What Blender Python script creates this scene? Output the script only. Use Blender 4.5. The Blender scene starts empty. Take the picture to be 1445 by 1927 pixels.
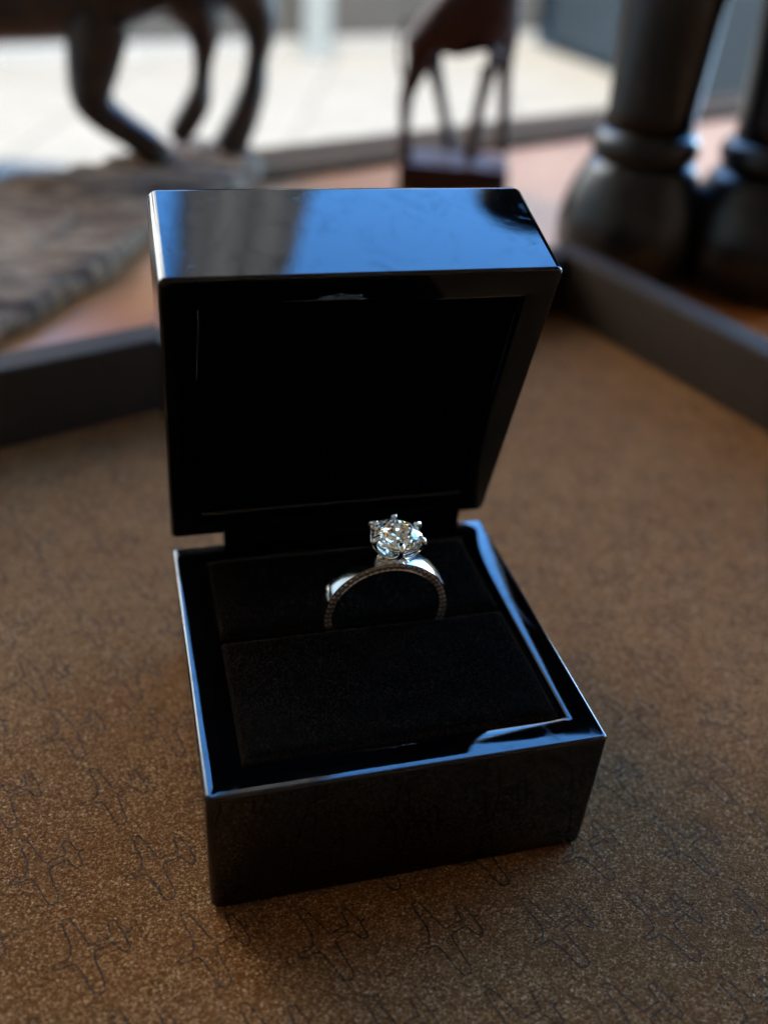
import bpy, bmesh, math, random
import numpy as np
from mathutils import Vector, Matrix, noise
random.seed(7)
S = 0.001                     # everything below is written in millimetres
scene = bpy.context.scene
COL = scene.collection

# ---------------------------------------------------------------- camera
F_PX, PITCH, ROLL, YAW = 1813.3, 0.58922, 0.07662, 0.29472
CAM = np.array([-34.64, -117.40, 131.34])
fw = np.array([math.sin(YAW)*math.cos(PITCH), math.cos(YAW)*math.cos(PITCH), -math.sin(PITCH)])
_r = np.array([math.cos(YAW), -math.sin(YAW), 0.0]); _u = np.cross(_r, fw)
rt = _r*math.cos(ROLL)+_u*math.sin(ROLL); up = -_r*math.sin(ROLL)+_u*math.cos(ROLL)
cam_data = bpy.data.cameras.new('camera'); cam = bpy.data.objects.new('camera', cam_data); COL.objects.link(cam)
cam.matrix_world = Matrix(((rt[0], up[0], -fw[0], CAM[0]*S), (rt[1], up[1], -fw[1], CAM[1]*S),
                           (rt[2], up[2], -fw[2], CAM[2]*S), (0, 0, 0, 1)))
cam_data.sensor_fit = 'VERTICAL'; cam_data.sensor_height = 24.0; cam_data.sensor_width = 18.0
cam_data.lens = 24.0*F_PX/1927.0
cam_data.clip_start = 0.01; cam_data.clip_end = 500
cam_data.dof.use_dof = True; cam_data.dof.focus_distance = 0.149
cam_data.dof.aperture_fstop = cam_data.lens/4.0      # about 3.6 mm of aperture
cam_data.dof.aperture_blades = 0
scene.camera = cam

def ray(px, py):
    d = fw*F_PX + rt*(px-722.5) - up*(py-963.5)
    return d/np.linalg.norm(d)
def un(px, py, z=0.0):                                # where the line of sight meets the height z (mm)
    d = ray(px, py); return CAM + d*((z-CAM[2])/d[2])

# ---------------------------------------------------------------- world, sun, exposure
SUN_EL, SUN_AZ = math.radians(46), math.radians(183)
w = bpy.data.worlds.new("World"); scene.world = w; w.use_nodes = True
nt = w.node_tree; bg = nt.nodes['Background']
sky = nt.nodes.new('ShaderNodeTexSky'); sky.sky_type = 'NISHITA'; sky.sun_disc = False
sky.sun_elevation = SUN_EL; sky.sun_rotation = SUN_AZ
sky.air_density = 1.0; sky.dust_density = 0.2; sky.ozone_density = 3.0
hs = nt.nodes.new('ShaderNodeHueSaturation'); hs.inputs['Saturation'].default_value = 1.25
nt.links.new(sky.outputs[0], hs.inputs['Color']); nt.links.new(hs.outputs[0], bg.inputs[0]); bg.inputs[1].default_value = 0.15
sl = bpy.data.lights.new('sun', 'SUN'); sun = bpy.data.objects.new('sun', sl); COL.objects.link(sun)
sl.energy = 2.5; sl.angle = math.radians(0.5); sl.color = (1, 0.95, 0.86)
sd = Vector((math.sin(SUN_AZ)*math.cos(SUN_EL), math.cos(SUN_AZ)*math.cos(SUN_EL), math.sin(SUN_EL)))
sun.rotation_euler = sd.to_track_quat('Z', 'Y').to_euler()
sun.location = sd*20
vs = scene.view_settings
vs.view_transform = 'Standard'; vs.look = 'None'; vs.gamma = 1; vs.exposure = 4.6
scene.cycles.max_bounces = 16; scene.cycles.transmission_bounces = 14; scene.cycles.glossy_bounces = 8
scene.cycles.sample_clamp_indirect = 6.0
scene.cycles.caustics_reflective = True; scene.cycles.caustics_refractive = False
scene.cycles.use_denoising = True

# ---------------------------------------------------------------- helpers
def bsdf(m): return m.node_tree.nodes['Principled BSDF']
def mat(name, col, rough=.5, **kw):
    m = bpy.data.materials.new(name); m.use_nodes = True; b = bsdf(m)
    b.inputs['Base Color'].default_value = (*col, 1); b.inputs['Roughness'].default_value = rough
    for k, v in kw.items():
        b.inputs[k.replace('_', ' ')].default_value = v
    return m
class N:                                              # tiny node helper
    def __init__(s, m): s.t = m.node_tree; s.m = m
    def new(s, typ, ins=None, **props):
        n = s.t.nodes.new(typ)
        for k, v in props.items(): setattr(n, k, v)
        for k, v in (ins or {}).items():
            if isinstance(v, bpy.types.NodeSocket): s.t.links.new(v, n.inputs[k])
            else: n.inputs[k].default_value = v
        return n
    def coord(s, scale=(1, 1, 1), rot=(0, 0, 0)):
        c = s.new('ShaderNodeTexCoord')
        return s.new('ShaderNodeMapping', {'Vector': c.outputs['Object'], 'Scale': scale, 'Rotation': rot}).outputs[0]
    def noise(s, vec, scale, detail=2, rough=.5, dist=0):
        return s.new('ShaderNodeTexNoise', {'Vector': vec, 'Scale': scale, 'Detail': detail, 'Roughness': rough, 'Distortion': dist}).outputs[0]
    def ramp(s, fac, stops):
        r = s.new('ShaderNodeValToRGB', {'Fac': fac}); e = r.color_ramp.elements
        while len(e) < len(stops): e.new(.5)
        for i, (p, c) in enumerate(stops):
            e[i].position = p; e[i].color = (*c, 1) if isinstance(c, tuple) else (c, c, c, 1)
        return r.outputs[0]
    def mix(s, fac, a, b, mode='MIX'):
        n = s.new('ShaderNodeMix', data_type='RGBA', blend_type=mode)
        for k, v in ((0, fac), (6, a), (7, b)):
            if isinstance(v, bpy.types.NodeSocket): s.t.links.new(v, n.inputs[k])
            else: n.inputs[k].default_value = v if not isinstance(v, tuple) else (*v, 1)
        return n.outputs[2]
    def math(s, op, a, b=0.0):
        n = s.new('ShaderNodeMath', operation=op)
        for k, v in ((0, a), (1, b)):
            if isinstance(v, bpy.types.NodeSocket): s.t.links.new(v, n.inputs[k])
            else: n.inputs[k].default_value = v
        return n.outputs[0]
    def bump(s, h, strength=.5, dist=.0001, normal=None):
        ins = {'Height': h, 'Strength': strength, 'Distance': dist}
        if normal is not None: ins['Normal'] = normal
        return s.new('ShaderNodeBump', ins).outputs[0]
    def set(s, key, sock): s.t.links.new(sock, bsdf(s.m).inputs[key])

def mesh_obj(name, verts, faces, m, parent=None, smooth=False, loc=None, xf=None):
    me = bpy.data.meshes.new(name)
    me.from_pydata([tuple(c*S for c in v) for v in verts], [], faces); me.validate()
    bm = bmesh.new(); bm.from_mesh(me); bmesh.ops.recalc_face_normals(bm, faces=bm.faces); bm.to_mesh(me); bm.free()
    me.materials.append(m)
    if smooth:
        for p in me.polygons: p.use_smooth = True
    o = bpy.data.objects.new(name, me); COL.objects.link(o)
    if parent: o.parent = parent
    if loc is not None: o.location = [c*S for c in loc]
    return o
def sharp(o, deg=35):
    me = o.data
    for p in me.polygons: p.use_smooth = True
    me.set_sharp_from_angle(angle=math.radians(deg))
    return o
def empty(name, loc, label, cat, group=None, rz=0.0):
    o = bpy.data.objects.new(name, None); COL.objects.link(o); o.empty_display_size = .01
    o.location = [c*S for c in loc]; o.rotation_euler = (0, 0, rz)
    o['label'] = label; o['category'] = cat
    if group: o['group'] = group
    return o
def struct(o): o['kind'] = 'structure'; return o

def loft(loops, closed_u=True, cap0=True, cap1=True):
    n = len(loops[0]); V = [v for l in loops for v in l]; F = []
    for i in range(len(loops)-1):
        for j in range(n if closed_u else n-1):
            k = (j+1) % n
            F.append((i*n+j, i*n+k, (i+1)*n+k, (i+1)*n+j))
    if cap0: F.append(tuple(range(n))[::-1])
    if cap1: F.append(tuple((len(loops)-1)*n+j for j in range(n)))
    return V, F
def rrect(hx, hy, r, z, cx=0, cy=0, seg=6):
    r = max(min(r, hx-.01, hy-.01), .02); P = []
    for sx, sy, a0 in ((1, 1, 0), (-1, 1, 90), (-1, -1, 180), (1, -1, 270)):
        for i in range(seg+1):
            a = math.radians(a0+90*i/seg)
            P.append((cx+sx*(hx-r)+r*math.cos(a), cy+sy*(hy-r)+r*math.sin(a), z))
    return P
def box_vf(x0, x1, y0, y1, z0, z1, bev=0.0):
    cx, cy, hx, hy = (x0+x1)/2, (y0+y1)/2, (x1-x0)/2, (y1-y0)/2
    if not bev:
        return loft([rrect(hx, hy, .02, z0, cx, cy, 1), rrect(hx, hy, .02, z1, cx, cy, 1)])
    L = []
    for t in (0, 30, 60, 90):
        a = math.radians(t); L.append(rrect(hx-bev*(1-math.sin(a)), hy-bev*(1-math.sin(a)), bev*1.0+.02, z0+bev*(1-math.cos(a)), cx, cy, 3))
    for t in (90, 60, 30, 0):
        a = math.radians(t); L.append(rrect(hx-bev*(1-math.sin(a)), hy-bev*(1-math.sin(a)), bev*1.0+.02, z1-bev*(1-math.cos(a)), cx, cy, 3))
    return loft(L)
def lathe(profile, seg=48, c=(0, 0)):
    L = [[(c[0]+r*math.cos(2*math.pi*j/seg), c[1]+r*math.sin(2*math.pi*j/seg), z) for j in range(seg)] for z, r in profile]
    return loft(L)
def tube(path, radii, seg=10, flat=1.0):
    P = [np.array(p, float) for p in path]; L = []; ref = None
    for i, p in enumerate(P):
        t = P[min(i+1, len(P)-1)]-P[max(i-1, 0)]; t /= np.linalg.norm(t)
        if ref is None: ref = np.array([0, 0, 1.]) if abs(t[2]) < .9 else np.array([1., 0, 0])
        a = ref-t*(ref@t); a /= np.linalg.norm(a); ref = a; b = np.cross(t, a)
        r = radii[i] if hasattr(radii, '__len__') else radii
        L.append([tuple(p+r*(a*math.cos(q)*flat+b*math.sin(q))) for q in [2*math.pi*j/seg for j in range(seg)]])
    return loft(L)
def join(*vfs):
    V, F = [], []
    for v, f in vfs:
        b = len(V); V += list(v); F += [tuple(i+b for i in q) for q in f]
    return V, F

# ---------------------------------------------------------------- materials
def lacquer():
    m = mat('black_lacquer', (.0006, .0006, .0007), .05, IOR=1.51); n = N(m); v = n.coord()
    smear = n.noise(n.coord((1, .35, 1), (0, 0, .5)), 130, 4, .6, 1.5)
    fine = n.noise(v, 1500, 3, .6)
    n.set('Roughness', n.math('ADD', n.ramp(smear, [(.46, .018), (.60, .035), (.68, .13)]), n.math('MULTIPLY', fine, .012)))
    sm2 = n.noise(n.coord((1, 1.6, 1), (0, 0, .9)), 85, 5, .7, 2.5)
    n.set('Specular IOR Level', n.ramp(sm2, [(.50, .52), (.62, .40)]))
    # long shallow waves of the polish, and fine hairline relief
    b1 = n.bump(n.noise(v, 60, 2, .5), .35, .00012)
    b2 = n.bump(n.noise(v, 420, 3, .6), .12, .00002, b1)
    n.set('Normal', n.bump(n.noise(v, 1400, 3, .7), .05, .00002, b2))
    return m
M = {}
M['lacquer'] = lacquer()
def velvet():
    m = mat('black_velvet', (.0042, .0036, .0040), .95, Specular_IOR_Level=.0)
    b = bsdf(m); b.inputs['Sheen Weight'].default_value = 0; b.inputs['Sheen Roughness'].default_value = .4
    b.inputs['Sheen Tint'].default_value = (.8, .7, .75, 1)
    n = N(m); v = n.coord()
    f = n.noise(v, 2600, 3, .7); p = n.noise(v, 260, 3, .6)
    n.set('Base Color', n.mix(n.ramp(f, [(.45, 0.), (.8, 1.)]), (.0016, .0012, .0010), n.mix(p, (.0046, .0032, .0026), (.023, .0162, .0130))))
    n.set('Normal', n.bump(n.math('ADD', f, n.math('MULTIPLY', p, .8)), .7, .0004))
    return m
M['velvet'] = velvet()
def suede():
    m = mat('brown_suede', (.12, .055, .02), .85, Specular_IOR_Level=.07); n = N(m)
    v = n.coord((1, 1, 1), (0, 0, .6)); vs_ = n.coord((1, 1.35, 1), (0, 0, .9))
    g = n.noise(vs_, 2250, 3, .66, .4); g2 = n.noise(v, 3800, 2, .6); big = n.noise(v, 22, 4, .6); mid = n.noise(v, 190, 3, .6)
    h = n.math('ADD', n.math('MULTIPLY', g, .72), n.math('MULTIPLY', g2, .28))
    c = n.ramp(h, [(.38, (.044, .0150, .0036)), (.50, (.145, .058, .0165)), (.58, (.32, .162, .060)), (.67, (.68, .47, .27))])
    c = n.mix(n.ramp(mid, [(.35, 0.), (.7, .30)]), c, (.18, .068, .0155))
    c = n.mix(n.ramp(big, [(.35, 0.), (.7, .35)]), c, (.105, .034, .008))
    n.set('Base Color', c)
    n.set('Normal', n.bump(h, 1.0, .0005, n.bump(mid, .3, .0004)))
    return m
M['suede'] = suede()
def ink():
    m = mat('stamped_ink', (.022, .014, .011), .7, Specular_IOR_Level=.2); n = N(m); v = n.coord()
    g = n.noise(v, 2100, 3, .6); k = n.noise(v, 300, 2, .5)
    n.set('Base Color', n.mix(n.ramp(g, [(.40, 0.), (.68, .8)]), (.020, .013, .012), (.115, .052, .020)))
    n.set('Normal', n.bump(g, .6, .0002))
    n.set('Alpha', n.ramp(n.math('ADD', n.math('MULTIPLY', g, .45), n.math('MULTIPLY', k, .55)), [(.34, .34), (.50, .78)]))
    return m
M['ink'] = ink()
def rimleather():
    m = mat('grey_brown_leather', (.055, .040, .036), .7, Specular_IOR_Level=.08); n = N(m); v = n.coord()
    n.set('Base Color', n.mix(n.noise(v, 120, 4, .6), (.021, .0125, .0075), (.035, .0215, .0135)))
    n.set('Normal', n.bump(n.noise(v, 900, 3, .6), .4, .0002)); return m
M['rim'] = rimleather()
M['pile'] = mat('velvet_fibre', (.08, .057, .046), .9, Specular_IOR_Level=.05)
M['lining'] = mat('black_lining', (.0007, .0006, .0006), .9, Specular_IOR_Level=.02)
def wood(name, dark, light, rough, scale=30):
    m = mat(name, light, rough); n = N(m); v = n.coord((1, 9, 1), (0, 0, .35))
    g = n.noise(v, scale, 6, .6, 1.2)
    n.set('Base Color', n.mix(n.ramp(g, [(.3, 0.), (.7, 1.)]), dark, light))
    n.set('Normal', n.bump(g, .15, .0005)); return m
M['table'] = wood('polished_wood', (.24, .066, .016), (.42, .150, .042), .30)
bsdf(M['table']).inputs['Specular IOR Level'].default_value = .22
M['strip'] = wood('dull_wood', (.050, .026, .011), (.085, .046, .021), .9)
bsdf(M['strip']).inputs['Specular IOR Level'].default_value = .05
M['redwood'] = wood('red_carved_wood', (.026, .008, .005), (.060, .018, .011), .55, 60)
bsdf(M['redwood']).inputs['Specular IOR Level'].default_value = .2
def bronze():
    m = mat('dark_carved_wood', (.02, .012, .008), .5); n = N(m); v = n.coord()
    g = n.noise(v, 90, 5, .65)
    n.set('Base Color', n.mix(n.ramp(g, [(.4, 0.), (.75, 1.)]), (.012, .007, .005), (.075, .038, .018)))
    n.set('Normal', n.bump(g, .6, .002)); return m
M['bronze'] = bronze()
def rock():
    m = mat('weathered_wood', (.13, .10, .08), .8, Specular_IOR_Level=.2); n = N(m); v = n.coord((1, 5.5, 1), (0, 0, .35))
    g = n.noise(v, 30, 7, .72, .7)
    n.set('Base Color', n.ramp(g, [(.32, (.030, .016, .009)), (.48, (.13, .066, .030)), (.58, (.28, .165, .085)), (.70, (.42, .27, .145))]))
    n.set('Normal', n.bump(g, .8, .004)); return m
M['rock'] = rock()
def ebony():
    m = mat('black_polished_wood', (.010, .009, .008), .30, IOR=1.45); n = N(m); v = n.coord((6, 6, 1))
    g = n.noise(v, 12, 4, .6)
    n.set('Base Color', n.mix(g, (.004, .0034, .003), (.012, .009, .007)))
    return m
M['ebony'] = ebony()
M['gold'] = mat('white_gold', (.80, .77, .72), .10, Metallic=1.0)
def gold2():
    m = mat('white_gold_shank', (.78, .75, .70), .12, Metallic=1.0); n = N(m); v = n.coord()
    n.set('Roughness', n.ramp(n.noise(v, 900, 3, .6), [(.3, .08), (.7, .2)]))
    n.set('Normal', n.bump(n.noise(v, 400, 2), .12, .00005)); return m
M['shank'] = gold2()
M['setting'] = mat('dark_setting_metal', (.26, .21, .18), .32, Metallic=1.0)
def diamond_mat(name, tint):
    m = bpy.data.materials.new(name); m.use_nodes = True; t = m.node_tree
    for nd in list(t.nodes):
        if nd.type != 'OUTPUT_MATERIAL': t.nodes.remove(nd)
    out = [nd for nd in t.nodes if nd.type == 'OUTPUT_MATERIAL'][0]
    g = t.nodes.new('ShaderNodeBsdfGlass'); g.inputs['Roughness'].default_value = 0
    g.inputs['IOR'].default_value = 1.75; g.inputs['Color'].default_value = tint+(1,)
    t.links.new(g.outputs[0], out.inputs[0]); return m
M['diamond'] = diamond_mat('diamond', (1, .99, .95))
M['facet_mirror'] = mat('facet_mirror_metal', (1.0, .97, .90), .015, Metallic=1.0)  # metal mirror standing in for the stone's inner reflections
M['small_diamond'] = mat('small_diamond', (.74, .61, .53), .12, Metallic=.85)
def concrete(name, a, b, rough=.8, sc=3.0):
    m = mat(name, a, rough, Specular_IOR_Level=.2); n = N(m); v = n.coord()
    g = n.noise(v, sc, 6, .65)
    n.set('Base Color', n.mix(n.ramp(g, [(.3, 0.), (.7, 1.)]), a, b))
    n.set('Normal', n.bump(n.noise(v, sc*30, 4), .3, .004)); return m
M['floor'] = concrete('pale_paving', (.043, .038, .029), (.056, .050, .038))
M['grout'] = concrete('paving_joint', (.030, .026, .019), (.038, .033, .025))
M['wallgrey'] = concrete('grey_render', (.0048, .0042, .0028), (.0075, .0064, .0044))
M['facade'] = concrete('dark_facade', (.0030, .0032, .0032), (.0045, .0046, .0044), .7, .6)
M['facade_light'] = concrete('pale_facade', (.045, .043, .038), (.06, .057, .05), .7, .9)
M['white_render'] = concrete('white_render', (.78, .70, .58), (.82, .75, .64), .8, .8)
M['house'] = concrete('cream_render', (.15, .12, .095), (.18, .145, .115), .8, .8)
M['slate'] = concrete('dark_slate', (.010, .013, .013), (.014, .018, .018), .8)
M['band'] = concrete('grey_band', (.040, .037, .031), (.052, .048, .040), .8)
M['post'] = concrete('painted_post', (.028, .030, .027), (.036, .038, .034), .8)
M['plaster'] = concrete('plaster', (.62, .53, .42), (.68, .59, .48))
M['lint'] = mat('grey_lint', (.11, .10, .09), .9)
M['dust'] = mat('pale_dust', (.5, .5, .48), .9)

# ---------------------------------------------------------------- setting
AZ = YAW                                              # the room is built square to the table's long direction
def room_box(name, x0, x1, y0, y1, z0, z1, m, **k):
    o = mesh_obj(name, *box_vf(x0, x1, y0, y1, z0, z1), m); o.rotation_euler = (0, 0, -AZ); return o
FZ = -756.0
g = mesh_obj('ground', [(-2e5, -2e5, FZ-12), (2e5, -2e5, FZ-12), (2e5, 2e5, FZ-12), (-2e5, 2e5, FZ-12)], [(0, 1, 2, 3)], M['grout']); struct(g)
fl = empty('floor', (0, 0, FZ), 'x', 'x', rz=-AZ); del fl['label'], fl['category']; struct(fl)
tile_me = None
for ix in range(-5, 8):
    for iy in range(1, 9):
        X, Y = ix*900, 700+iy*900
        if tile_me is None:
            o = mesh_obj('paving_slab', *box_vf(-446, 446, -446, 446, -10, 0, 2), M['floor'], fl); tile_me = o.data
        else:
            o = bpy.data.objects.new('paving_slab', tile_me); COL.objects.link(o); o.parent = fl
        o.location = (X*S, Y*S, random.uniform(-1.0, 1.0)*S)
indoor = room_box('indoor_floor', -4000, 4000, -3000, 1100, FZ-10, FZ-1, M['table']); struct(indoor)
ceil = room_box('ceiling', -1500, 1900, -3000, 820, 1500, 1700, M['plaster']); struct(ceil)
bw = room_box('wall', -1500, 1900, -3150, -3000, FZ, 1499, M['plaster']); struct(bw)
for a_, b_, e_ in ((-1650, -1501, 820), (1901, 2050, 820)):
    o = room_box('wall', a_, b_, -3150, e_, FZ, 1499, M['plaster']); struct(o)

# far side: low wall, post, block, dark panel, added grey building
def thing_box(name, cx, cy, rz, label, cat, parts, z=FZ):
    e = empty(name, (cx, cy, z), label, cat, rz=rz)
    for pn, (x0, x1, y0, y1, z0, z1), m, bev in parts: mesh_obj(pn, *box_vf(x0, x1, y0, y1, z0, z1, bev), m, e)
    return e
p = un(0, 118, FZ); q = un(700, 92, FZ); d = (q-p)/np.linalg.norm(q-p)
a = p-d*3500; L = 9200.0
gw = thing_box('garden_wall', a[0], a[1], math.atan2(d[1], d[0]), 'grey rendered garden wall across the far side of the paving', 'wall',
          [('wall_body', (0, L, 0, 180, 0, 1200), M['wallgrey'], 0), ('plinth_course', (0, L, -30, -.5, 0, 70), M['facade_light'], 0), ('coping', (-20, L+20, -40, 220, 1200.5, 1270), M['facade_light'], 4)])
p = un(590, 98, FZ)
thing_box('square_post', p[0], p[1]-120, -AZ, 'pale square post standing in front of the grey garden wall', 'post',
          [('shaft', (-75, 75, -75, 75, 60.5, 1100), M['post'], 5), ('base', (-95, 95, -95, 95, 0, 60), M['post'], 5), ('cap', (-90, 90, -90, 90, 1100.5, 1150), M['post'], 5)])
p = un(1030, 92, FZ); q = un(1160, 142, FZ); d = (q-p)/np.linalg.norm(q-p)
thing_box('dark_cabinet', p[0], p[1], math.atan2(d[1], d[0]), 'dark grey cabinet with flat sides at the far edge of the paving', 'cabinet',
          [('body', (0, 3200, 0, 600, 30, 1000), M['slate'], 8), ('kick_plate', (15, 3185, 15, 585, 0, 29.5), M['slate'], 0), ('top', (-15, 3215, -15, 615, 1000.5, 1040), M['slate'], 6),
           ('door', (12, 1590, -14, -.5, 50, 980), M['slate'], 4), ('door', (1606, 3188, -14, -.5, 50, 980), M['slate'], 4)])
# unseen grey building, added for the dark and pale streaks reflected in the lacquer
TD = 7600.0
azl, azr = math.radians(5.6), math.radians(16.2)
bc = ((math.tan(azl)+math.tan(azr))/2*TD, TD); bwid = (math.tan(azr)-math.tan(azl))*TD
tw = empty('added_grey_building', (bc[0], bc[1], FZ), 'tall narrow grey building with two pale vertical bands, added for the streaks reflected in the lid', 'building', rz=0)
hw = bwid/2
mesh_obj('wall', *box_vf(-hw, hw, 0, 1500, 0, 15500), M['facade'], tw)
for c0, wd in ((-.17, .15), (.17, .13)):
    mesh_obj('band', *box_vf((c0-wd/2)*bwid, (c0+wd/2)*bwid, -160, -1, 0, 15400), M['band'], tw)
for k in range(4):
    wv = mesh_obj('window', *box_vf(.30*bwid, .44*bwid, -40, -1, 2600+k*3000, 3900+k*3000), M['slate'], tw)
mesh_obj('roof_slab', *box_vf(-hw-80, hw+80, -120, 1600, 15500.5, 15700), M['facade_light'], tw)

# unseen white house, added so its sunlit front bounces light onto the table
wa = math.radians(-31); wc = (math.sin(wa)*6900, math.cos(wa)*6900)
wh = empty('added_white_house', (wc[0], wc[1], FZ), 'tall white house front added to bounce sunlight onto the table', 'house', rz=-wa-math.radians(-8))
mesh_obj('wall', *box_vf(-5600, 2250, 0, 3000, 0, 15500), M['white_render'], wh)
for kx in (-4200, -2800, -1400, 0, 1400):
    for kz in range(5): mesh_obj('window', *box_vf(kx-260, kx+260, -25, -1, 1500+kz*2900, 2700+kz*2900), M['slate'], wh)
mesh_obj('roof_slab', *box_vf(-5700, 2350, -100, 3100, 15500.5, 15700), M['facade_light'], wh)

# unseen pale house, added beyond the garden wall for its reflection in the table
ho = empty('added_pale_house', (1500*1.0, 9300, FZ), 'long pale house front added beyond the garden wall for its reflection in the table', 'house', rz=-AZ)
mesh_obj('wall', *box_vf(-8000, 8000, 1800, 6000, 0, 5700), M['house'], ho)
for k in range(9):
    mesh_obj('window', *box_vf(-7400+k*1750, -6400+k*1750, 1770, 1799, 2100, 3700), M['slate'], ho)
mesh_obj('eaves', *box_vf(-8100, 8100, 1650, 6100, 5700.5, 5850), M['facade_light'], ho)

# ---------------------------------------------------------------- table
TZ = -6.0
tt = empty('wooden_table', (0, 0, FZ), 'glossy orange brown wooden table with a dull darker strip along its back edge', 'table', rz=0)
pa, pb = un(560, 334, TZ), un(1080, 262, TZ); d = (pb-pa)/np.linalg.norm(pb-pa); nrm = np.array([-d[1], d[0], 0])
ta = math.atan2(d[1], d[0])
tt.rotation_euler = (0, 0, ta); tt.location = (pa[0]*S, pa[1]*S, FZ*S)
H0 = TZ-FZ
mesh_obj('table_top', *box_vf(-900, 1100, -1100, -.3, H0-30, H0, 2), M['table'], tt)
pc = un(700, 252, TZ+4); strip_w = float((pc-pa)@nrm)
mesh_obj('edge_strip', *box_vf(-900, 1100, 0, strip_w, H0-34, H0+4, 2.5), M['strip'], tt)
for x in (-850, 1050):
    for y in (-1050, -40): mesh_obj('leg', *box_vf(x-30, x+30, y-30, y+30, 12, H0-30.5, 3), M['table'], tt)

# ---------------------------------------------------------------- tray with stamped suede mat
K = np.array([118.8, 187.7]); eL = -np.array([.9314, .3640]); eR = np.array([.2683, -.9634])
tray = empty('desk_tray', (0, 0, TZ), 'large brown suede tray with raised grey brown rim holding the ring box', 'tray')
Lq, Rq = 460.0, 400.0
c = [K, K+eL*Lq, K+eL*Lq+eR*Rq, K+eR*Rq]
mat_o = mesh_obj('suede_mat', [(x, y, 0-TZ) for x, y in c]+[(x, y, 1.-TZ-3) for x, y in c], [(0, 1, 2, 3), (7, 6, 5, 4), (0, 4, 5, 1), (1, 5, 6, 2), (2, 6, 7, 3), (3, 7, 4, 0)], M['suede'], tray)
ctr = sum(c)/4
RH, RW = 21.3, 11.3
def rim(a, b, m):                                     # a rounded wrapped bar from a to b, lying outside the mat
    d = (b-a)/np.linalg.norm(b-a); n = np.array([-d[1], d[0]])
    if n @ (ctr-a) > 0: n = -n
    prof = []
    for (px, pz, a0) in ((RW-1.2, RH-1.2, 0), (1.2, RH-1.2, 90)):
        for i in range(5):
            q = math.radians(a0+90*i/4); prof.append((px+1.2*math.cos(q), pz+1.2*math.sin(q)))
    prof += [(0, -5.5), (RW, -5.5)]
    def sec(o, sh): return [(o[0]+n[0]*u_+d[0]*sh*u_, o[1]+n[1]*u_+d[1]*sh*u_, v_-TZ) for u_, v_ in prof]
    return loft([sec(a, -1.0), sec(b, 1.0)])
for i in range(4):
    o = mesh_obj('rim', *rim(c[i], c[(i+1) % 4], None), M['rim'], tray); sharp(o, 50)
under = mesh_obj('tray_base', [(x, y, .4) for x, y in c]+[(x, y, 2.4) for x, y in c], [(0, 1, 2, 3), (7, 6, 5, 4), (0, 4, 5, 1), (1, 5, 6, 2), (2, 6, 7, 3), (3, 7, 4, 0)], M['rim'], tray)

plane_pts = [(-2.96, 5.56), (-1.81, 5.7), (-0.8, 3.94), (0.02, 2.62), (0.83, 1.04), (1.48, 0.81), (2.96, 1.42), (4.04, 1.57), (3.66, 3.37), (3.59, 4.06), (4.52, 4.26), (5.0, 3.28), (5.79, 1.96), (6.79, 2.03), (5.94, 1.54), (6.53, -0.65), (5.85, -1.25), (4.82, -0.19), (4.26, 0.58), (3.27, 0.24), (1.64, -0.43), (2.25, -3.18), (3.01, -5.46), (2.83, -6.63), (1.73, -6.82), (0.96, -5.53), (-0.14, -3.02), (-0.94, -1.78), (-1.73, -1.69), (-3.31, -2.15), (-4.1, -1.8), (-3.64, -1.28), (-2.06, -0.81), (-1.59, -0.01), (-1.68, 1.68), (-2.44, 3.72)]
def outline_mesh(seed):
    rnd = random.Random(seed); P = []
    n0 = len(plane_pts)
    for i in range(n0):
        p0, p1, p2, p3 = [np.array(plane_pts[(i+k) % n0]) for k in (-1, 0, 1, 2)]
        for t in (0, .33, .66):
            q = .5*((2*p1)+(-p0+p2)*t+(2*p0-5*p1+4*p2-p3)*t*t+(-p0+3*p1-3*p2+p3)*t**3)
            lin = p1+(p2-p1)*t
            P.append((q+lin)/2+np.array([rnd.gauss(0, .035), rnd.gauss(0, .035)]))
    n = len(P); V = []; F = []
    for i in range(n):
        t = P[(i+1) % n]-P[i-1]; t /= (np.linalg.norm(t)+1e-9); nn = np.array([-t[1], t[0]])
        wd = .105+.07*rnd.random()
        V += [(*(P[i]+nn*wd), .05), (*(P[i]-nn*wd), .05)]
    for i in range(n):
        j = (i+1) % n; F.append((2*i, 2*i+1, 2*j+1, 2*j))
    return V, F
variants = []
A0 = np.array([-48.5, -31.9]); va = np.array([17.0, -2.72]); vb = np.array([10.5, 12.7])
cnt = 0
for j in range(-4, 19):
    for i in range(-18, 20):
        P = A0+va*i+vb*j
        d = np.array([P[0], P[1], 0])-CAM; zf = d@fw
        if zf < 20: continue
        px, py = 722.5+F_PX*(d@rt)/zf, 963.5-F_PX*(d@up)/zf
        if not (-140 < px < 1585 and 380 < py < 2080): continue
        q = P-K
        det = eL[0]*eR[1]-eL[1]*eR[0]
        s_ = (q[0]*eR[1]-q[1]*eR[0])/det; t_ = (eL[0]*q[1]-eL[1]*q[0])/det
        if s_ < 7 or t_ < 7: continue
        if abs(P[0]) < 25 and abs(P[1]) < 24: continue  # wholly under the box
        k = cnt % 4
        if len(variants) <= k:
            o = mesh_obj('airplane_outline', *outline_mesh(k), M['ink'], mat_o); variants.append(o.data)
        else:
            o = bpy.data.objects.new('airplane_outline', variants[k]); COL.objects.link(o); o.parent = mat_o
        o.location = (P[0]*S, P[1]*S, (-TZ)*S); o.rotation_euler = (0, 0, random.uniform(-.03, .03)); cnt += 1

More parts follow.
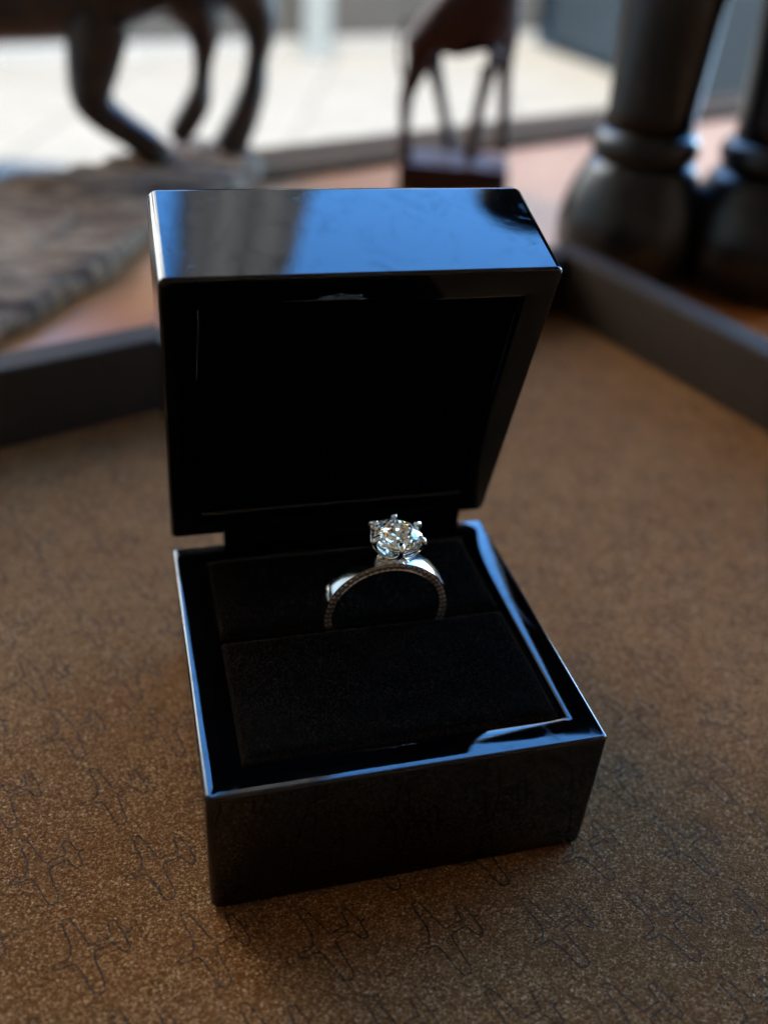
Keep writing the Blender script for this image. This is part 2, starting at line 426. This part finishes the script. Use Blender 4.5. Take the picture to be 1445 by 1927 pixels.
# ---------------------------------------------------------------- ring box
W2, D2, BH = 30.0, 29.4, 25.1
rbx = empty('ring_box', (0, 0, 0), 'small open glossy black lacquered box with black velvet lining on the suede tray', 'ring box')
def arc(h0, h1, z0, z1, n=6):                        # quarter round from (inset h0, z0) to (inset h1, z1), bulging outwards
    return [(h1+(h0-h1)*math.cos(t), z0+(z1-z0)*math.sin(t)) for t in [math.pi/2*i/n for i in range(n+1)]]
def shell(prof, hx, hy, cr):
    L = []
    for ins, z, rr in prof: L.append(rrect(hx-ins, hy-ins, rr if rr else max(cr-ins, .25), z, seg=6))
    return loft(L)
base_prof = [(.9, .02, 1.2), (.3, .25, 1.3), (0, 1.0, 1.4), (0, 4, 1.2), (0, 12, 1.0), (0, 20, .9), (0, BH-.7, .9)]
for h, z in arc(0, .55, BH-.7, BH-.09, 7)[1:]: base_prof.append((h, z, .8))
rimw = 5.5
for i in range(1, 13):                                # gently cushioned slope down to the lining
    t = i/12; base_prof.append((.55+(rimw-.45-.55)*t, BH-.09*(1-t)**3-.22*t**6, .8-.25*t))
base_prof += [(rimw-.18, BH-.38, .5), (rimw, BH-.7, .5), (rimw, BH-14, .5)]
b_ = mesh_obj('base_shell', *shell(base_prof, W2, D2, .9), M['lacquer'], rbx); sharp(b_, 60)
def flat_normals(o):
    md = o.modifiers.new('weighted', 'WEIGHTED_NORMAL'); md.weight = 100; md.keep_sharp = True; md.mode = 'FACE_AREA'
flat_normals(b_)

# cushion: front pad and rear pad, with the slot between them
def pad(x0, x1, y0, y1, z0, z1, r, nx=50, ny=30, seed=0):
    V = []; F = []
    for j in range(ny+1):
        for i in range(nx+1):
            u_, v_ = i/nx, j/ny
            x = x0+(x1-x0)*u_; y = y0+(y1-y0)*v_
            dx = min(x-x0, x1-x); dy = min(y-y0, y1-y)
            e = 1.0
            for dd in (dx, dy):
                if dd < r: e *= math.sqrt(max(0, 1-((r-dd)/r)**2))
            z = z0+(z1-z0)*(.15+.85*e) + .16*noise.noise(Vector((x*.25, y*.25, seed))) + .05*noise.noise(Vector((x*1.1, y*1.1, seed+3)))
            if dx == 0 or dy == 0: z = z0
            V.append((x, y, z))
    for j in range(ny):
        for i in range(nx): a_ = j*(nx+1)+i; F.append((a_, a_+1, a_+nx+2, a_+nx+1))
    # skirt: the sides of the cushion go down into the box
    rim_i = [i for i in range(nx+1)]+[(j+1)*(nx+1)-1 for j in range(1, ny+1)]+[ny*(nx+1)+i for i in range(nx-1, -1, -1)]+[j*(nx+1) for j in range(ny-1, 0, -1)]
    b0 = len(V)
    V += [(V[q][0], V[q][1], z0-9) for q in rim_i]; n_ = len(rim_i)
    for q in range(n_): F.append((rim_i[q], rim_i[(q+1) % n_], b0+(q+1) % n_, b0+q))
    return V, F
mesh_obj('front_cushion', *pad(-24.45, 24.45, -23.85, 1.95, BH-1.5, BH+.45, 2.0), M['velvet'], rbx, True)
mesh_obj('rear_cushion', *pad(-24.45, 24.45, 3.3, 23.85, BH-1.5, BH+.15, 2.0, seed=5), M['velvet'], rbx, True)
mesh_obj('slot_lining', *box_vf(-24.3, 24.3, -23.6, 23.6, BH-15, BH-10.5), M['velvet'], rbx)
mesh_obj('hinge', *box_vf(-20.5, 25.0, 28.5, 31.0, BH-3.5, BH+4.2, .3), M['velvet'], rbx)

# velvet pile: short fibres standing along the cushion tops and edges
def fibres(x0, x1, y0, y1, z, n, seed, edge):
    rnd = random.Random(seed); V = []; F = []
    for k in range(n):
        if rnd.random() < .38:
            s_ = rnd.choice(edge); tt_ = rnd.random()
            if s_ == 'f': x, y = x0+(x1-x0)*tt_, y0+abs(rnd.gauss(0, .35))
            elif s_ == 'b': x, y = x0+(x1-x0)*tt_, y1-abs(rnd.gauss(0, .35))
            elif s_ == 'l': x, y = x0+abs(rnd.gauss(0, .35)), y0+(y1-y0)*tt_
            else: x, y = x1-abs(rnd.gauss(0, .35)), y0+(y1-y0)*tt_
        else: x, y = rnd.uniform(x0+.5, x1-.5), rnd.uniform(y0+.5, y1-.5)
        dd = min(x-x0, x1-x, y-y0, y1-y); r = 2.0
        e = math.sqrt(max(0, 1-((r-dd)/r)**2)) if dd < r else 1
        zz = z-1.8*.85*(1-e)-.05
        a_ = rnd.uniform(0, 6.28); ln = rnd.uniform(.25, .65); le = rnd.uniform(0, .45)
        bx, by = math.cos(a_)*.022, math.sin(a_)*.022
        tx, ty = math.cos(a_+1.2)*ln*le, math.sin(a_+1.2)*ln*le
        b0 = len(V)
        V += [(x-bx, y-by, zz), (x+bx, y+by, zz), (x+tx, y+ty, zz+ln)]
        F.append((b0, b0+1, b0+2))
    return V, F
for nm, a_ in (('front', (-24.3, 24.3, -23.7, 1.95, BH+.35, 26000, 1, 'fblr')), ('rear', (-24.3, 24.3, 3.4, 23.7, BH+.1, 16000, 2, 'fblr'))):
    me = bpy.data.meshes.new('velvet_pile'); V, F = fibres(*a_)
    me.from_pydata([tuple(q*S for q in v) for v in V], [], F); me.materials.append(M['pile'])
    o = bpy.data.objects.new('velvet_pile', me); COL.objects.link(o); o.parent = rbx; o['kind'] = 'stuff'

V, F = [], []
rnd = random.Random(21)
for k in range(70):
    x, y = rnd.uniform(-23.5, 23.5), rnd.choice([rnd.uniform(-23, 1.2), rnd.uniform(5, 23)]); z = BH+(.5 if y < 3 else .2)
    a_ = rnd.uniform(0, 6.28); ln = rnd.uniform(.3, 1.5); cv = rnd.uniform(-1.5, 1.5); b0 = len(V); w_ = .012
    for t in range(5):
        px_, py_ = x+math.cos(a_+cv*t/4)*ln*t/4, y+math.sin(a_+cv*t/4)*ln*t/4
        V += [(px_, py_, z+.25*math.sin(t*.8)), (px_+w_*math.sin(a_), py_-w_*math.cos(a_), z+.03+.25*math.sin(t*.8))]
    for t in range(4): F.append((b0+2*t, b0+2*t+1, b0+2*t+3, b0+2*t+2))
li = mesh_obj('lint', V, F, M['lint'], rbx); li['kind'] = 'stuff'

# lid: local frame, x across, y = up along the open lid, z = towards the camera
TH = .3083; LL, LT = 58.4, 22.1
lid_prof = [(1.3, 0, 1.2), (.35, .35, 1.4), (0, 1.3, 1.6), (0, LT-.6, 1.2)]
for h, z in arc(0, .5, LT-.6, LT, 6)[1:]: lid_prof.append((h, z, 1.1))
for i in range(1, 7): t = i/6; lid_prof.append((.5+4.95*t, LT-.04*t-.42*t**2.2, 1.0-.4*t))
lid_prof += [(5.65, LT-.8, .5), (5.7, LT-1.2, .5), (5.7, LT-9, .5)]
lid = mesh_obj('lid_shell', *shell(lid_prof, W2, LL/2, 1.2), M['lacquer'], rbx); sharp(lid, 60); flat_normals(lid)
lin = mesh_obj('lid_lining', *box_vf(-W2+5.75, W2-5.75, -LL/2+5.75, LL/2-5.75, LT-12, LT-1.3, .5), M['lining'], rbx)
uu = Vector((0, math.sin(-TH), math.cos(-TH))); nn_ = Vector((0, -math.cos(-TH), math.sin(-TH)))
org = Vector((0, D2, BH+2.03)) + uu*(LL/2) - nn_*LT
for o in (lid, lin):
    o.matrix_world = Matrix(((1, 0, 0, org.x*S), (0, uu.y, nn_.y, org.y*S), (0, uu.z, nn_.z, org.z*S), (0, 0, 0, 1)))

# dust on the box
rnd = random.Random(11); V, F = [], []
def speck(x, y, z, r):
    b0 = len(V)
    V.extend([(x+r, y, z), (x-r*.6, y+r*.8, z), (x-r*.5, y-r*.9, z), (x, y, z+r)]); F.extend([(b0, b0+1, b0+3), (b0+1, b0+2, b0+3), (b0+2, b0, b0+3)])
for k in range(90):
    x, y = rnd.uniform(-24, 24), rnd.choice([rnd.uniform(-23, 1), rnd.uniform(8, 23)]); speck(x, y, BH+.36 if y < 3 else BH+.11, rnd.uniform(.015, .045))
for k in range(22): speck(rnd.choice([-1, 1])*rnd.uniform(25, 29), rnd.uniform(-28, 28), BH-.35, rnd.uniform(.015, .04))
for k in range(26):
    q = org+uu*(LL/2)+nn_*rnd.uniform(1, LT-1); speck(rnd.uniform(-28, 28), q.y, q.z+.02, rnd.uniform(.015, .05))
for k in range(22): speck(3.45+rnd.gauss(-5.5, 1.8), 9+rnd.gauss(0, 1.5), BH+.3, rnd.uniform(.02, .06))
du = mesh_obj('dust', V, F, M['dust'], rbx); du['kind'] = 'stuff'

# ---------------------------------------------------------------- ring
RC = Vector((3.45, 2.34, 27.01)); RR = 10.8; BWD = 4.0
ring = empty('diamond_ring', (0, 0, 0), 'white gold solitaire ring with round diamond standing upright in the velvet slot', 'ring')
ro = math.radians(4.0)
ex = Vector((.99992, -.0130, 0)).normalized(); ez = Vector((-.00075, -.05796, .99832)).normalized(); ny = -ex.cross(ez)*-1
ny = ez.cross(ex)                                     # points to +y, away from the camera
ex2 = ex*math.cos(ro)-ez*math.sin(ro); ez2 = ex*math.sin(ro)+ez*math.cos(ro)
ring.matrix_world = Matrix(((ex2.x, ny.x, ez2.x, RC.x*S), (ex2.y, ny.y, ez2.y, RC.y*S), (ex2.z, ny.z, ez2.z, RC.z*S), (0, 0, 0, 1)))
# ring local: x right, y back, z up; band front face at y=0
def band():
    RI = RR*.844; seg = 144; L = []
    for j in range(seg):
        a_ = 2*math.pi*j/seg; top = max(0, math.cos(a_))
        bwd = BWD*(.92+.08*top); bw_f = 0.0
        y0, y1 = bw_f, bwd
        sec = [(RI, y1-.25), (RI, y0+.18), (RI+.10, y0+.03), (RI+.17, y0), (RI+.20, y0), (RI+.22, y0+.16), (RR-.24, y0+.16), (RR-.22, y0), (RR-.16, y0), (RR-.04, y0+.05),
               (RR, y0+.22), (RR+.10, y0+bwd*.3), (RR+.14, (y0+y1)/2), (RR+.10, y1-bwd*.3), (RR, y1-.2), (RR-.12, y1-.03), (RR-.3, y1), (RI+.2, y1), (RI+.06, y1-.06)]
        L.append([(r*math.sin(a_), y, r*math.cos(a_)) for r, y in sec])
    L.append(L[0]); n = len(L[0]); V = [v for l in L[:-1] for v in l]; F = []
    for i in range(seg):
        for k in range(n):
            k2 = (k+1) % n; i2 = (i+1) % seg
            F.append((i*n+k, i*n+k2, i2*n+k2, i2*n+k))
    return V, F
o = mesh_obj('band', *band(), M['shank'], ring); sharp(o, 40)
# small side stones in the front channel
def brilliant(r, table=.57, ch=.15, pd=.43, gt=.02):
    """faceted round brilliant, girdle radius r, culet down"""
    V = []; F = []; d_ = 2*r
    def P(rad, ang, z): V.append((rad*math.sin(ang), rad*math.cos(ang), z)); return len(V)-1
    T = [P(r*table, math.pi*2*(i)/8, ch*d_) for i in range(8)]                # table corners
    star_r = r*(table+(1-table)*.52); star_z = ch*d_*.50
    Bz = [P(star_r, math.pi*2*(i+.5)/8, star_z) for i in range(8)]
    G = [P(r, math.pi*2*i/16, gt*d_*.5) for i in range(16)]
    G2 = [P(r, math.pi*2*i/16, -gt*d_*.5) for i in range(16)]
    lr, lz = r*.22, -pd*d_*.80
    PV = [P(lr, math.pi*2*(i+.5)/8, lz) for i in range(8)]
    CU = P(0, 0, -pd*d_)
    F.append(tuple(T))
    for i in range(8):
        j = (i+1) % 8
        F.append((T[i], T[j], Bz[i]))                                          # star
        F.append((T[i], Bz[i-1], G[2*i]));  F.append((T[i], G[2*i], Bz[i]))    # bezel halves (kite)
        F.append((Bz[i], G[2*i], G[2*i+1])); F.append((Bz[i], G[2*i+1], G[(2*i+2) % 16]))
    for i in range(16):
        j = (i+1) % 16; F.append((G[i], G[j], G2[j], G2[i]))
    for i in range(8):
        F.append((G2[2*i], G2[2*i+1], PV[i])); F.append((G2[2*i+1], G2[(2*i+2) % 16], PV[i]))
        F.append((G2[(2*i+2) % 16], CU, PV[i])); F.append((G2[2*i], PV[i], CU)) if i else F.append((G2[0], PV[0], CU))
    return V, F
rm = RR*.922
sv, sf = brilliant(.475, ch=.09, pd=.25)
sv = [(x, -z, y) for x, y, z in sv]                    # face to the camera side (-y)
proto = None; beadp = None
NS = 60
for k in range(NS):
    a_ = 2*math.pi*(k+.5)/NS
    if math.cos(a_) < -.30: continue
    if proto is None:
        proto = mesh_obj('side_stone', sv, sf, M['small_diamond'], ring).data; o = ring.children[-1]
    else:
        o = bpy.data.objects.new('side_stone', proto); COL.objects.link(o); o.parent = ring
    o.location = (rm*math.sin(a_)*S, .07*S, rm*math.cos(a_)*S)
    o.rotation_euler = (random.uniform(-.08, .08), a_+random.uniform(-.3, .3), random.uniform(-.08, .08))
    for sgn in (-1, 1):
        ab = a_+math.pi/NS; rb = rm+sgn*.40
        if beadp is None:
            bv, bf = lathe([(-.09, .02), (-.06, .07), (0, .09), (.06, .07), (.09, .02)], 8)
            ob = mesh_obj('bead', bv, bf, M['setting'], ring, True); beadp = ob.data
        else:
            ob = bpy.data.objects.new('bead', beadp); COL.objects.link(ob); ob.parent = ring
        ob.location = (rb*math.sin(ab)*S, 0.02*S, rb*math.cos(ab)*S)
# head: diamond, prongs, basket
HY = 2.05; HZ = 15.05; GR = 4.28
dv, df = brilliant(GR)
dm = mesh_obj('diamond', [(x, y+HY, z+HZ) for x, y, z in dv], df, M['diamond'], ring)
# small metal mirror facets added inside the stone to give its glints
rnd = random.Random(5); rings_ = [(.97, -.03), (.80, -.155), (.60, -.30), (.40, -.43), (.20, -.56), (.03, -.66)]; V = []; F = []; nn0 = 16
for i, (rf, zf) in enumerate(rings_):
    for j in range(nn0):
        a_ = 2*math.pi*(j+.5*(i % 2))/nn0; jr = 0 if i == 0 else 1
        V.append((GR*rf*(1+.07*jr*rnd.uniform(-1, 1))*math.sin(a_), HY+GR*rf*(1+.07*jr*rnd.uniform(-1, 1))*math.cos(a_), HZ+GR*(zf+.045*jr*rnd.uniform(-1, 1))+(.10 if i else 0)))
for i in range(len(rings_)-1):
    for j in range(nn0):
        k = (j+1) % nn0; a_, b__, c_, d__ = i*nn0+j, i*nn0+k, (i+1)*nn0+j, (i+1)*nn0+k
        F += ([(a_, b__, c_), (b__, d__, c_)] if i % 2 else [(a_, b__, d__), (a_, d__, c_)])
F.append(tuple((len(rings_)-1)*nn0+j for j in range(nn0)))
mesh_obj('added_mirror_facets', V, F, M['facet_mirror'], dm)
def arcpath(pts, n=6):
    P = [np.array(p, float) for p in pts]; P = [2*P[0]-P[1]]+P+[2*P[-1]-P[-2]]; out = []
    for i in range(1, len(P)-2):
        for k in range(n):
            t = k/n; p0, p1, p2, p3 = P[i-1:i+3]
            out.append(.5*((2*p1)+(-p0+p2)*t+(2*p0-5*p1+4*p2-p3)*t*t+(-p0+3*p1-3*p2+p3)*t**3))
    out.append(P[-2]); return out
PA = [math.radians(5+60*k) for k in range(6)]
def pol(r, a_, z): return (r*math.sin(a_), HY+r*math.cos(a_), z)
for a_ in PA:
    path = arcpath([pol(.9, a_, 10.7), pol(2.1, a_, 11.9), pol(3.45, a_, 13.2), pol(4.25, a_, 14.35), pol(4.62, a_, 15.2), pol(4.45, a_, 15.75), pol(3.95, a_, 15.92), pol(3.6, a_, 15.86)], 5)
    n = len(path); rad = [.34+.20*min(1, i/n*1.3) for i in range(n)]
    for i, f_ in zip(range(n-4, n), (1.0, .95, .8, .35)): rad[i] *= f_
    o = mesh_obj('prong', *tube(path, rad, 12), M['gold'], ring, True)
# scalloped gallery rail joining the prongs below the girdle
for k in range(6):
    a0, a1 = PA[k], PA[k]+math.radians(60)
    pts = [pol(4.2, a0, 14.3), pol(3.95, a0+(a1-a0)*.22, 13.35), pol(3.7, a0+(a1-a0)*.5, 12.95), pol(3.95, a0+(a1-a0)*.78, 13.35), pol(4.2, a1, 14.3)]
    mesh_obj('gallery_scallop', *tube(arcpath(pts, 5), .19, 8), M['gold'], ring, True)
o = mesh_obj('gallery_cup', *join(lathe([(10.4, .9), (10.9, 1.25), (11.3, 1.35), (11.9, 2.1), (12.0, 1.9), (11.4, .7), (10.4, .5)], 32, (0, HY))), M['gold'], ring, True)
for sx in (-1, 1):                                    # small open loops at the shoulders of the head
    pts = [(sx*(1.9+.95*math.cos(t)), HY-.9+.25*math.sin(t), 11.35+.55*math.sin(t)) for t in [2*math.pi*i/16 for i in range(16)]]
    V_, F_ = tube(pts+[pts[0]], .17, 8); mesh_obj('shoulder_loop', V_, F_, M['gold'], ring, True)
mesh_obj('head_bridge', *box_vf(-.9, .9, .35, BWD-.35, RR-.1, 10.95, .15), M['gold'], ring)

# ---------------------------------------------------------------- figures behind the box
def place_frame(gx, gy):                              # horizontal unit vectors: right in view, away from view
    v = np.array([gx, gy])-CAM[:2]; v /= np.linalg.norm(v)
    return np.array([v[1], -v[0]]), v
FAT = 1.2
def skin(name, chains, parent, m, origin, right, away, sub=2, FAT=1.55):
    """chains: list of lists of (px, py, depth_mm, radius_mm, key or None); px,py are read on the figure's own upright plane"""
    V, E, R = [], [], []; keys = {}
    nrm = np.array([away[0], away[1], 0])
    for ch in chains:
        prev = None
        for it in ch:
            if isinstance(it, str): idx = keys[it]
            else:
                px, py, dp, r, ky = it
                dd = ray(px, py); t = ((np.array(origin)-CAM)@nrm)/(dd@nrm); P = CAM+dd*t+nrm*dp-np.array(origin)
                V.append(tuple(P*S)); R.append(r*S); idx = len(V)-1
                if ky: keys[ky] = idx
            if prev is not None: E.append((prev, idx))
            prev = idx
    me = bpy.data.meshes.new(name); me.from_pydata(V, E, []); me.materials.append(m)
    o = bpy.data.objects.new(name, me); COL.objects.link(o); o.parent = parent
    md = o.modifiers.new('skin', 'SKIN'); md.use_smooth_shade = True
    sk = me.skin_vertices[0].data
    for i, r in enumerate(R):
        rr_ = r if hasattr(r, '__len__') else (r, r); sk[i].radius = (rr_[0]*FAT, rr_[1]*FAT); sk[i].use_root = (i == 0)
    ms = o.modifiers.new('sub', 'SUBSURF'); ms.levels = ms.render_levels = sub
    return o
# horse
HG = un(330, 292, 4.0)
hr, ha = place_frame(HG[0], HG[1])
horse = empty('horse_figurine', (HG[0], HG[1], TZ), 'dark brown carved horse with bent legs standing on a ridged weathered slab', 'figurine', rz=0)
oz = (HG[0], HG[1], TZ)
k = 1/4.0
ch = [
 [(178, -55, 0, 74*k, 'sh'), (250, -85, 0, 66*k, 'b1'), (330, -95, 0, 62*k, 'b2'), (430, -110, 0, 72*k, 'hip')],
 ['sh', (90, -30, 0, 64*k, 'n1'), (10, -8, 0, 54*k, 'n2'), (-70, 20, 0, 36*k, None), (-130, 60, 0, 32*k, None), (-170, 120, 0, 20*k, None)],
 ['sh', (185, 10, -8, 42*k, None), (182, 80, -10, 37*k, None), (174, 140, -10, 32*k, None), (172, 185, -10, 29*k, None), (215, 222, -9, 22*k, None), (262, 252, -8, 20*k, None), (292, 278, -8, 23*k, None), (318, 306, -8, 21*k, None)],
 ['n1', (40, -10, 12, 30*k, None), (-60, 50, 14, 22*k, None), (-90, 130, 14, 13*k, None), (-60, 190, 14, 15*k, None)],
 ['b2', (362, -35, -8, 42*k, None), (366, 10, -9, 34*k, None), (387, 60, -9, 20*k, None), (381, 110, -9, 12*k, None), (379, 150, -9, 12*k, None), (374, 185, -9, 19*k, None), (350, 222, -9, 17*k, None), (330, 262, -9, 18*k, None)],
 ['hip', (455, -50, 8, 52*k, None), (474, 0, 9, 35*k, None), (497, 55, 9, 24*k, None), (487, 110, 9, 14*k, None), (482, 165, 9, 18*k, None), (462, 225, 9, 22*k, None), (440, 272, 9, 25*k, None), (425, 300, 9, 22*k, None)],
 ['hip', (500, -120, 0, 20*k, None), (550, -80, 0, 12*k, None), (560, -30, 0, 8*k, None)],
]
skin('body', ch, horse, M['bronze'], oz, hr, ha)
# rough slab
out_px = [(-420, 330), (-200, 345), (0, 338), (110, 318), (200, 300), (300, 272), (380, 262), (455, 268), (492, 292), (488, 322), (430, 352), (340, 385), (277, 421), (208, 483), (104, 538), (0, 597), (-130, 660), (-330, 760), (-560, 640)]
ZT = 3.0
outl = [un(x, y, ZT)[:2] for x, y in out_px]
dense = []
for i in range(len(outl)):
    for t in range(6): dense.append(outl[i]*(1-t/6)+outl[(i+1) % len(outl)]*(t/6))
cen = np.mean(dense, axis=0); loops = []
def rough(p, s):
    u_, v_ = p[0]*.966-p[1]*.26, p[0]*.26+p[1]*.966
    return s*noise.fractal(Vector((u_*.010, v_*.10, 2.2)), 1.0, 2.1, 5)
dn = []
for p in dense:
    dd = p-cen; nz = 1+.05*noise.noise(Vector((p[0]*.06, p[1]*.06, 0))); dn.append(cen+dd*nz)
for sc, z in ((1.0, TZ+.2), (1.02, -3), (1.015, 0)): loops.append([(cen[0]+(p-cen)[0]*sc*(1+.01*noise.noise(Vector((p[0]*.2, z, 0)))), cen[1]+(p-cen)[1]*sc, z) for p in dn])
for i in range(26):
    sc = 1-(i/26)**1.2*.999
    loops.append([(cen[0]+(p-cen)[0]*sc, cen[1]+(p-cen)[1]*sc, ZT-1+min(1, i/2)*1.5+rough(cen+(p-cen)*sc, 4.5)) for p in dn])
V, F = loft(loops)
V = [(x-HG[0], y-HG[1], z-TZ) for x, y, z in V]
mesh_obj('weathered_slab', V, F, M['rock'], horse, True)
# carved long-legged animal
AG = un(855, 298, 10.0)
ar, aa = place_frame(AG[0], AG[1])
ant = empty('carved_antelope', (AG[0], AG[1], TZ), 'reddish brown carved wooden animal with long thin legs on a small plinth', 'figurine')
oz = (AG[0], AG[1], TZ)
k = 1/4.2
ch = [
 [(798, 22, 0, 42*k, 'rump'), (850, 20, 0, 46*k, 'bel'), (915, 14, 0, 46*k, 'chest')],
 ['chest', (955, -40, 0, 26*k, None), (975, -110, 0, 17*k, None), (990, -170, 0, 14*k, 'hd'), (1030, -160, 0, 9*k, None), (1050, -145, 0, 7*k, None)],
 ['hd', (975, -215, 0, 3.5*k, None), (955, -260, 0, 2*k, None)],
 ['rump', (797, 72, -6, 24*k, None), (788, 118, -7, 14*k, None), (766, 176, -7, 9*k, None), (763, 235, -7, 7*k, None), (766, 300, -7, 10*k, None)],
 ['rump', (812, 84, 6, 20*k, None), (815, 125, 7, 10*k, None), (829, 190, 7, 7*k, None), (838, 240, 7, 7*k, None), (847, 292, 7, 9*k, None)],
 ['chest', (925, 78, -6, 19*k, None), (921, 124, -7, 9*k, None), (902, 194, -7, 7*k, None), (892, 245, -7, 8*k, None), (882, 302, -7, 10*k, None)],
 ['chest', (948, 72, 6, 20*k, None), (951, 124, 7, 9*k, None), (949, 194, 7, 7.5*k, None), (947, 245, 7, 7.5*k, None), (946, 300, 7, 9*k, None)],
]
skin('body', ch, ant, M['redwood'], oz, ar, aa, FAT=1.8)
tl = []
for px, py in ((768, 30), (755, 65), (752, 100), (757, 140), (764, 178)):
    dd = ray(px, py); nr = np.array([aa[0], aa[1], 0]); t = ((np.array(oz)-CAM)@nr)/(dd@nr); tl.append(CAM+dd*t-np.array(oz))
mesh_obj('tail', *tube(arcpath(tl, 4), 1.0, 8), M['redwood'], ant, True)
pl = mesh_obj('plinth', *box_vf(-27.5, 27.5, -17, 17, 0, 15.5, 1.5), M['redwood'], ant)
pl.rotation_euler = (0, 0, math.atan2(ar[1], ar[0]))

# two black turned candlesticks
def candlestick(px, py, label, hgt):
    G = un(px, py, 18.0)
    e = empty('black_candlestick', (G[0], G[1], TZ), label, 'candlestick', 'pair of black turned candlesticks behind the tray')
    foot = [(0, 22), (.8, 24), (5, 27.2), (12, 29.0), (20, 29.4), (28, 28.6), (36, 26.0), (43, 22.6), (47.5, 20.2)]
    mesh_obj('bulb_foot', *lathe(foot, 56), M['ebony'], e, True)
    mesh_obj('collar', *lathe([(47.6, 18.8), (49, 20.2), (52, 21.2), (55, 20.9), (57, 19.6), (58.5, 18.2)], 56), M['ebony'], e, True)
    mesh_obj('column', *lathe([(58.6, 17.6), (66, 17.4), (90, 18.4), (140, 21.2), (200, 24.0), (hgt-40, 27.0), (hgt-36, 27.0)], 56), M['ebony'], e, True)
    mesh_obj('cup', *lathe([(hgt-35.8, 26.5), (hgt-28, 29), (hgt-14, 30.5), (hgt-5, 28.5), (hgt-1, 22), (hgt, 14), (hgt-.5, 11), (hgt-12, 10.5)], 56), M['ebony'], e, True)
    return e
candlestick(1186, 408, 'thick black wooden candlestick with rounded foot, closest to the ring box', 353)
candlestick(1436, 432, 'thick black wooden candlestick at the right edge, farther from the ring box', 357).scale = (1.17, 1.17, 1.0)
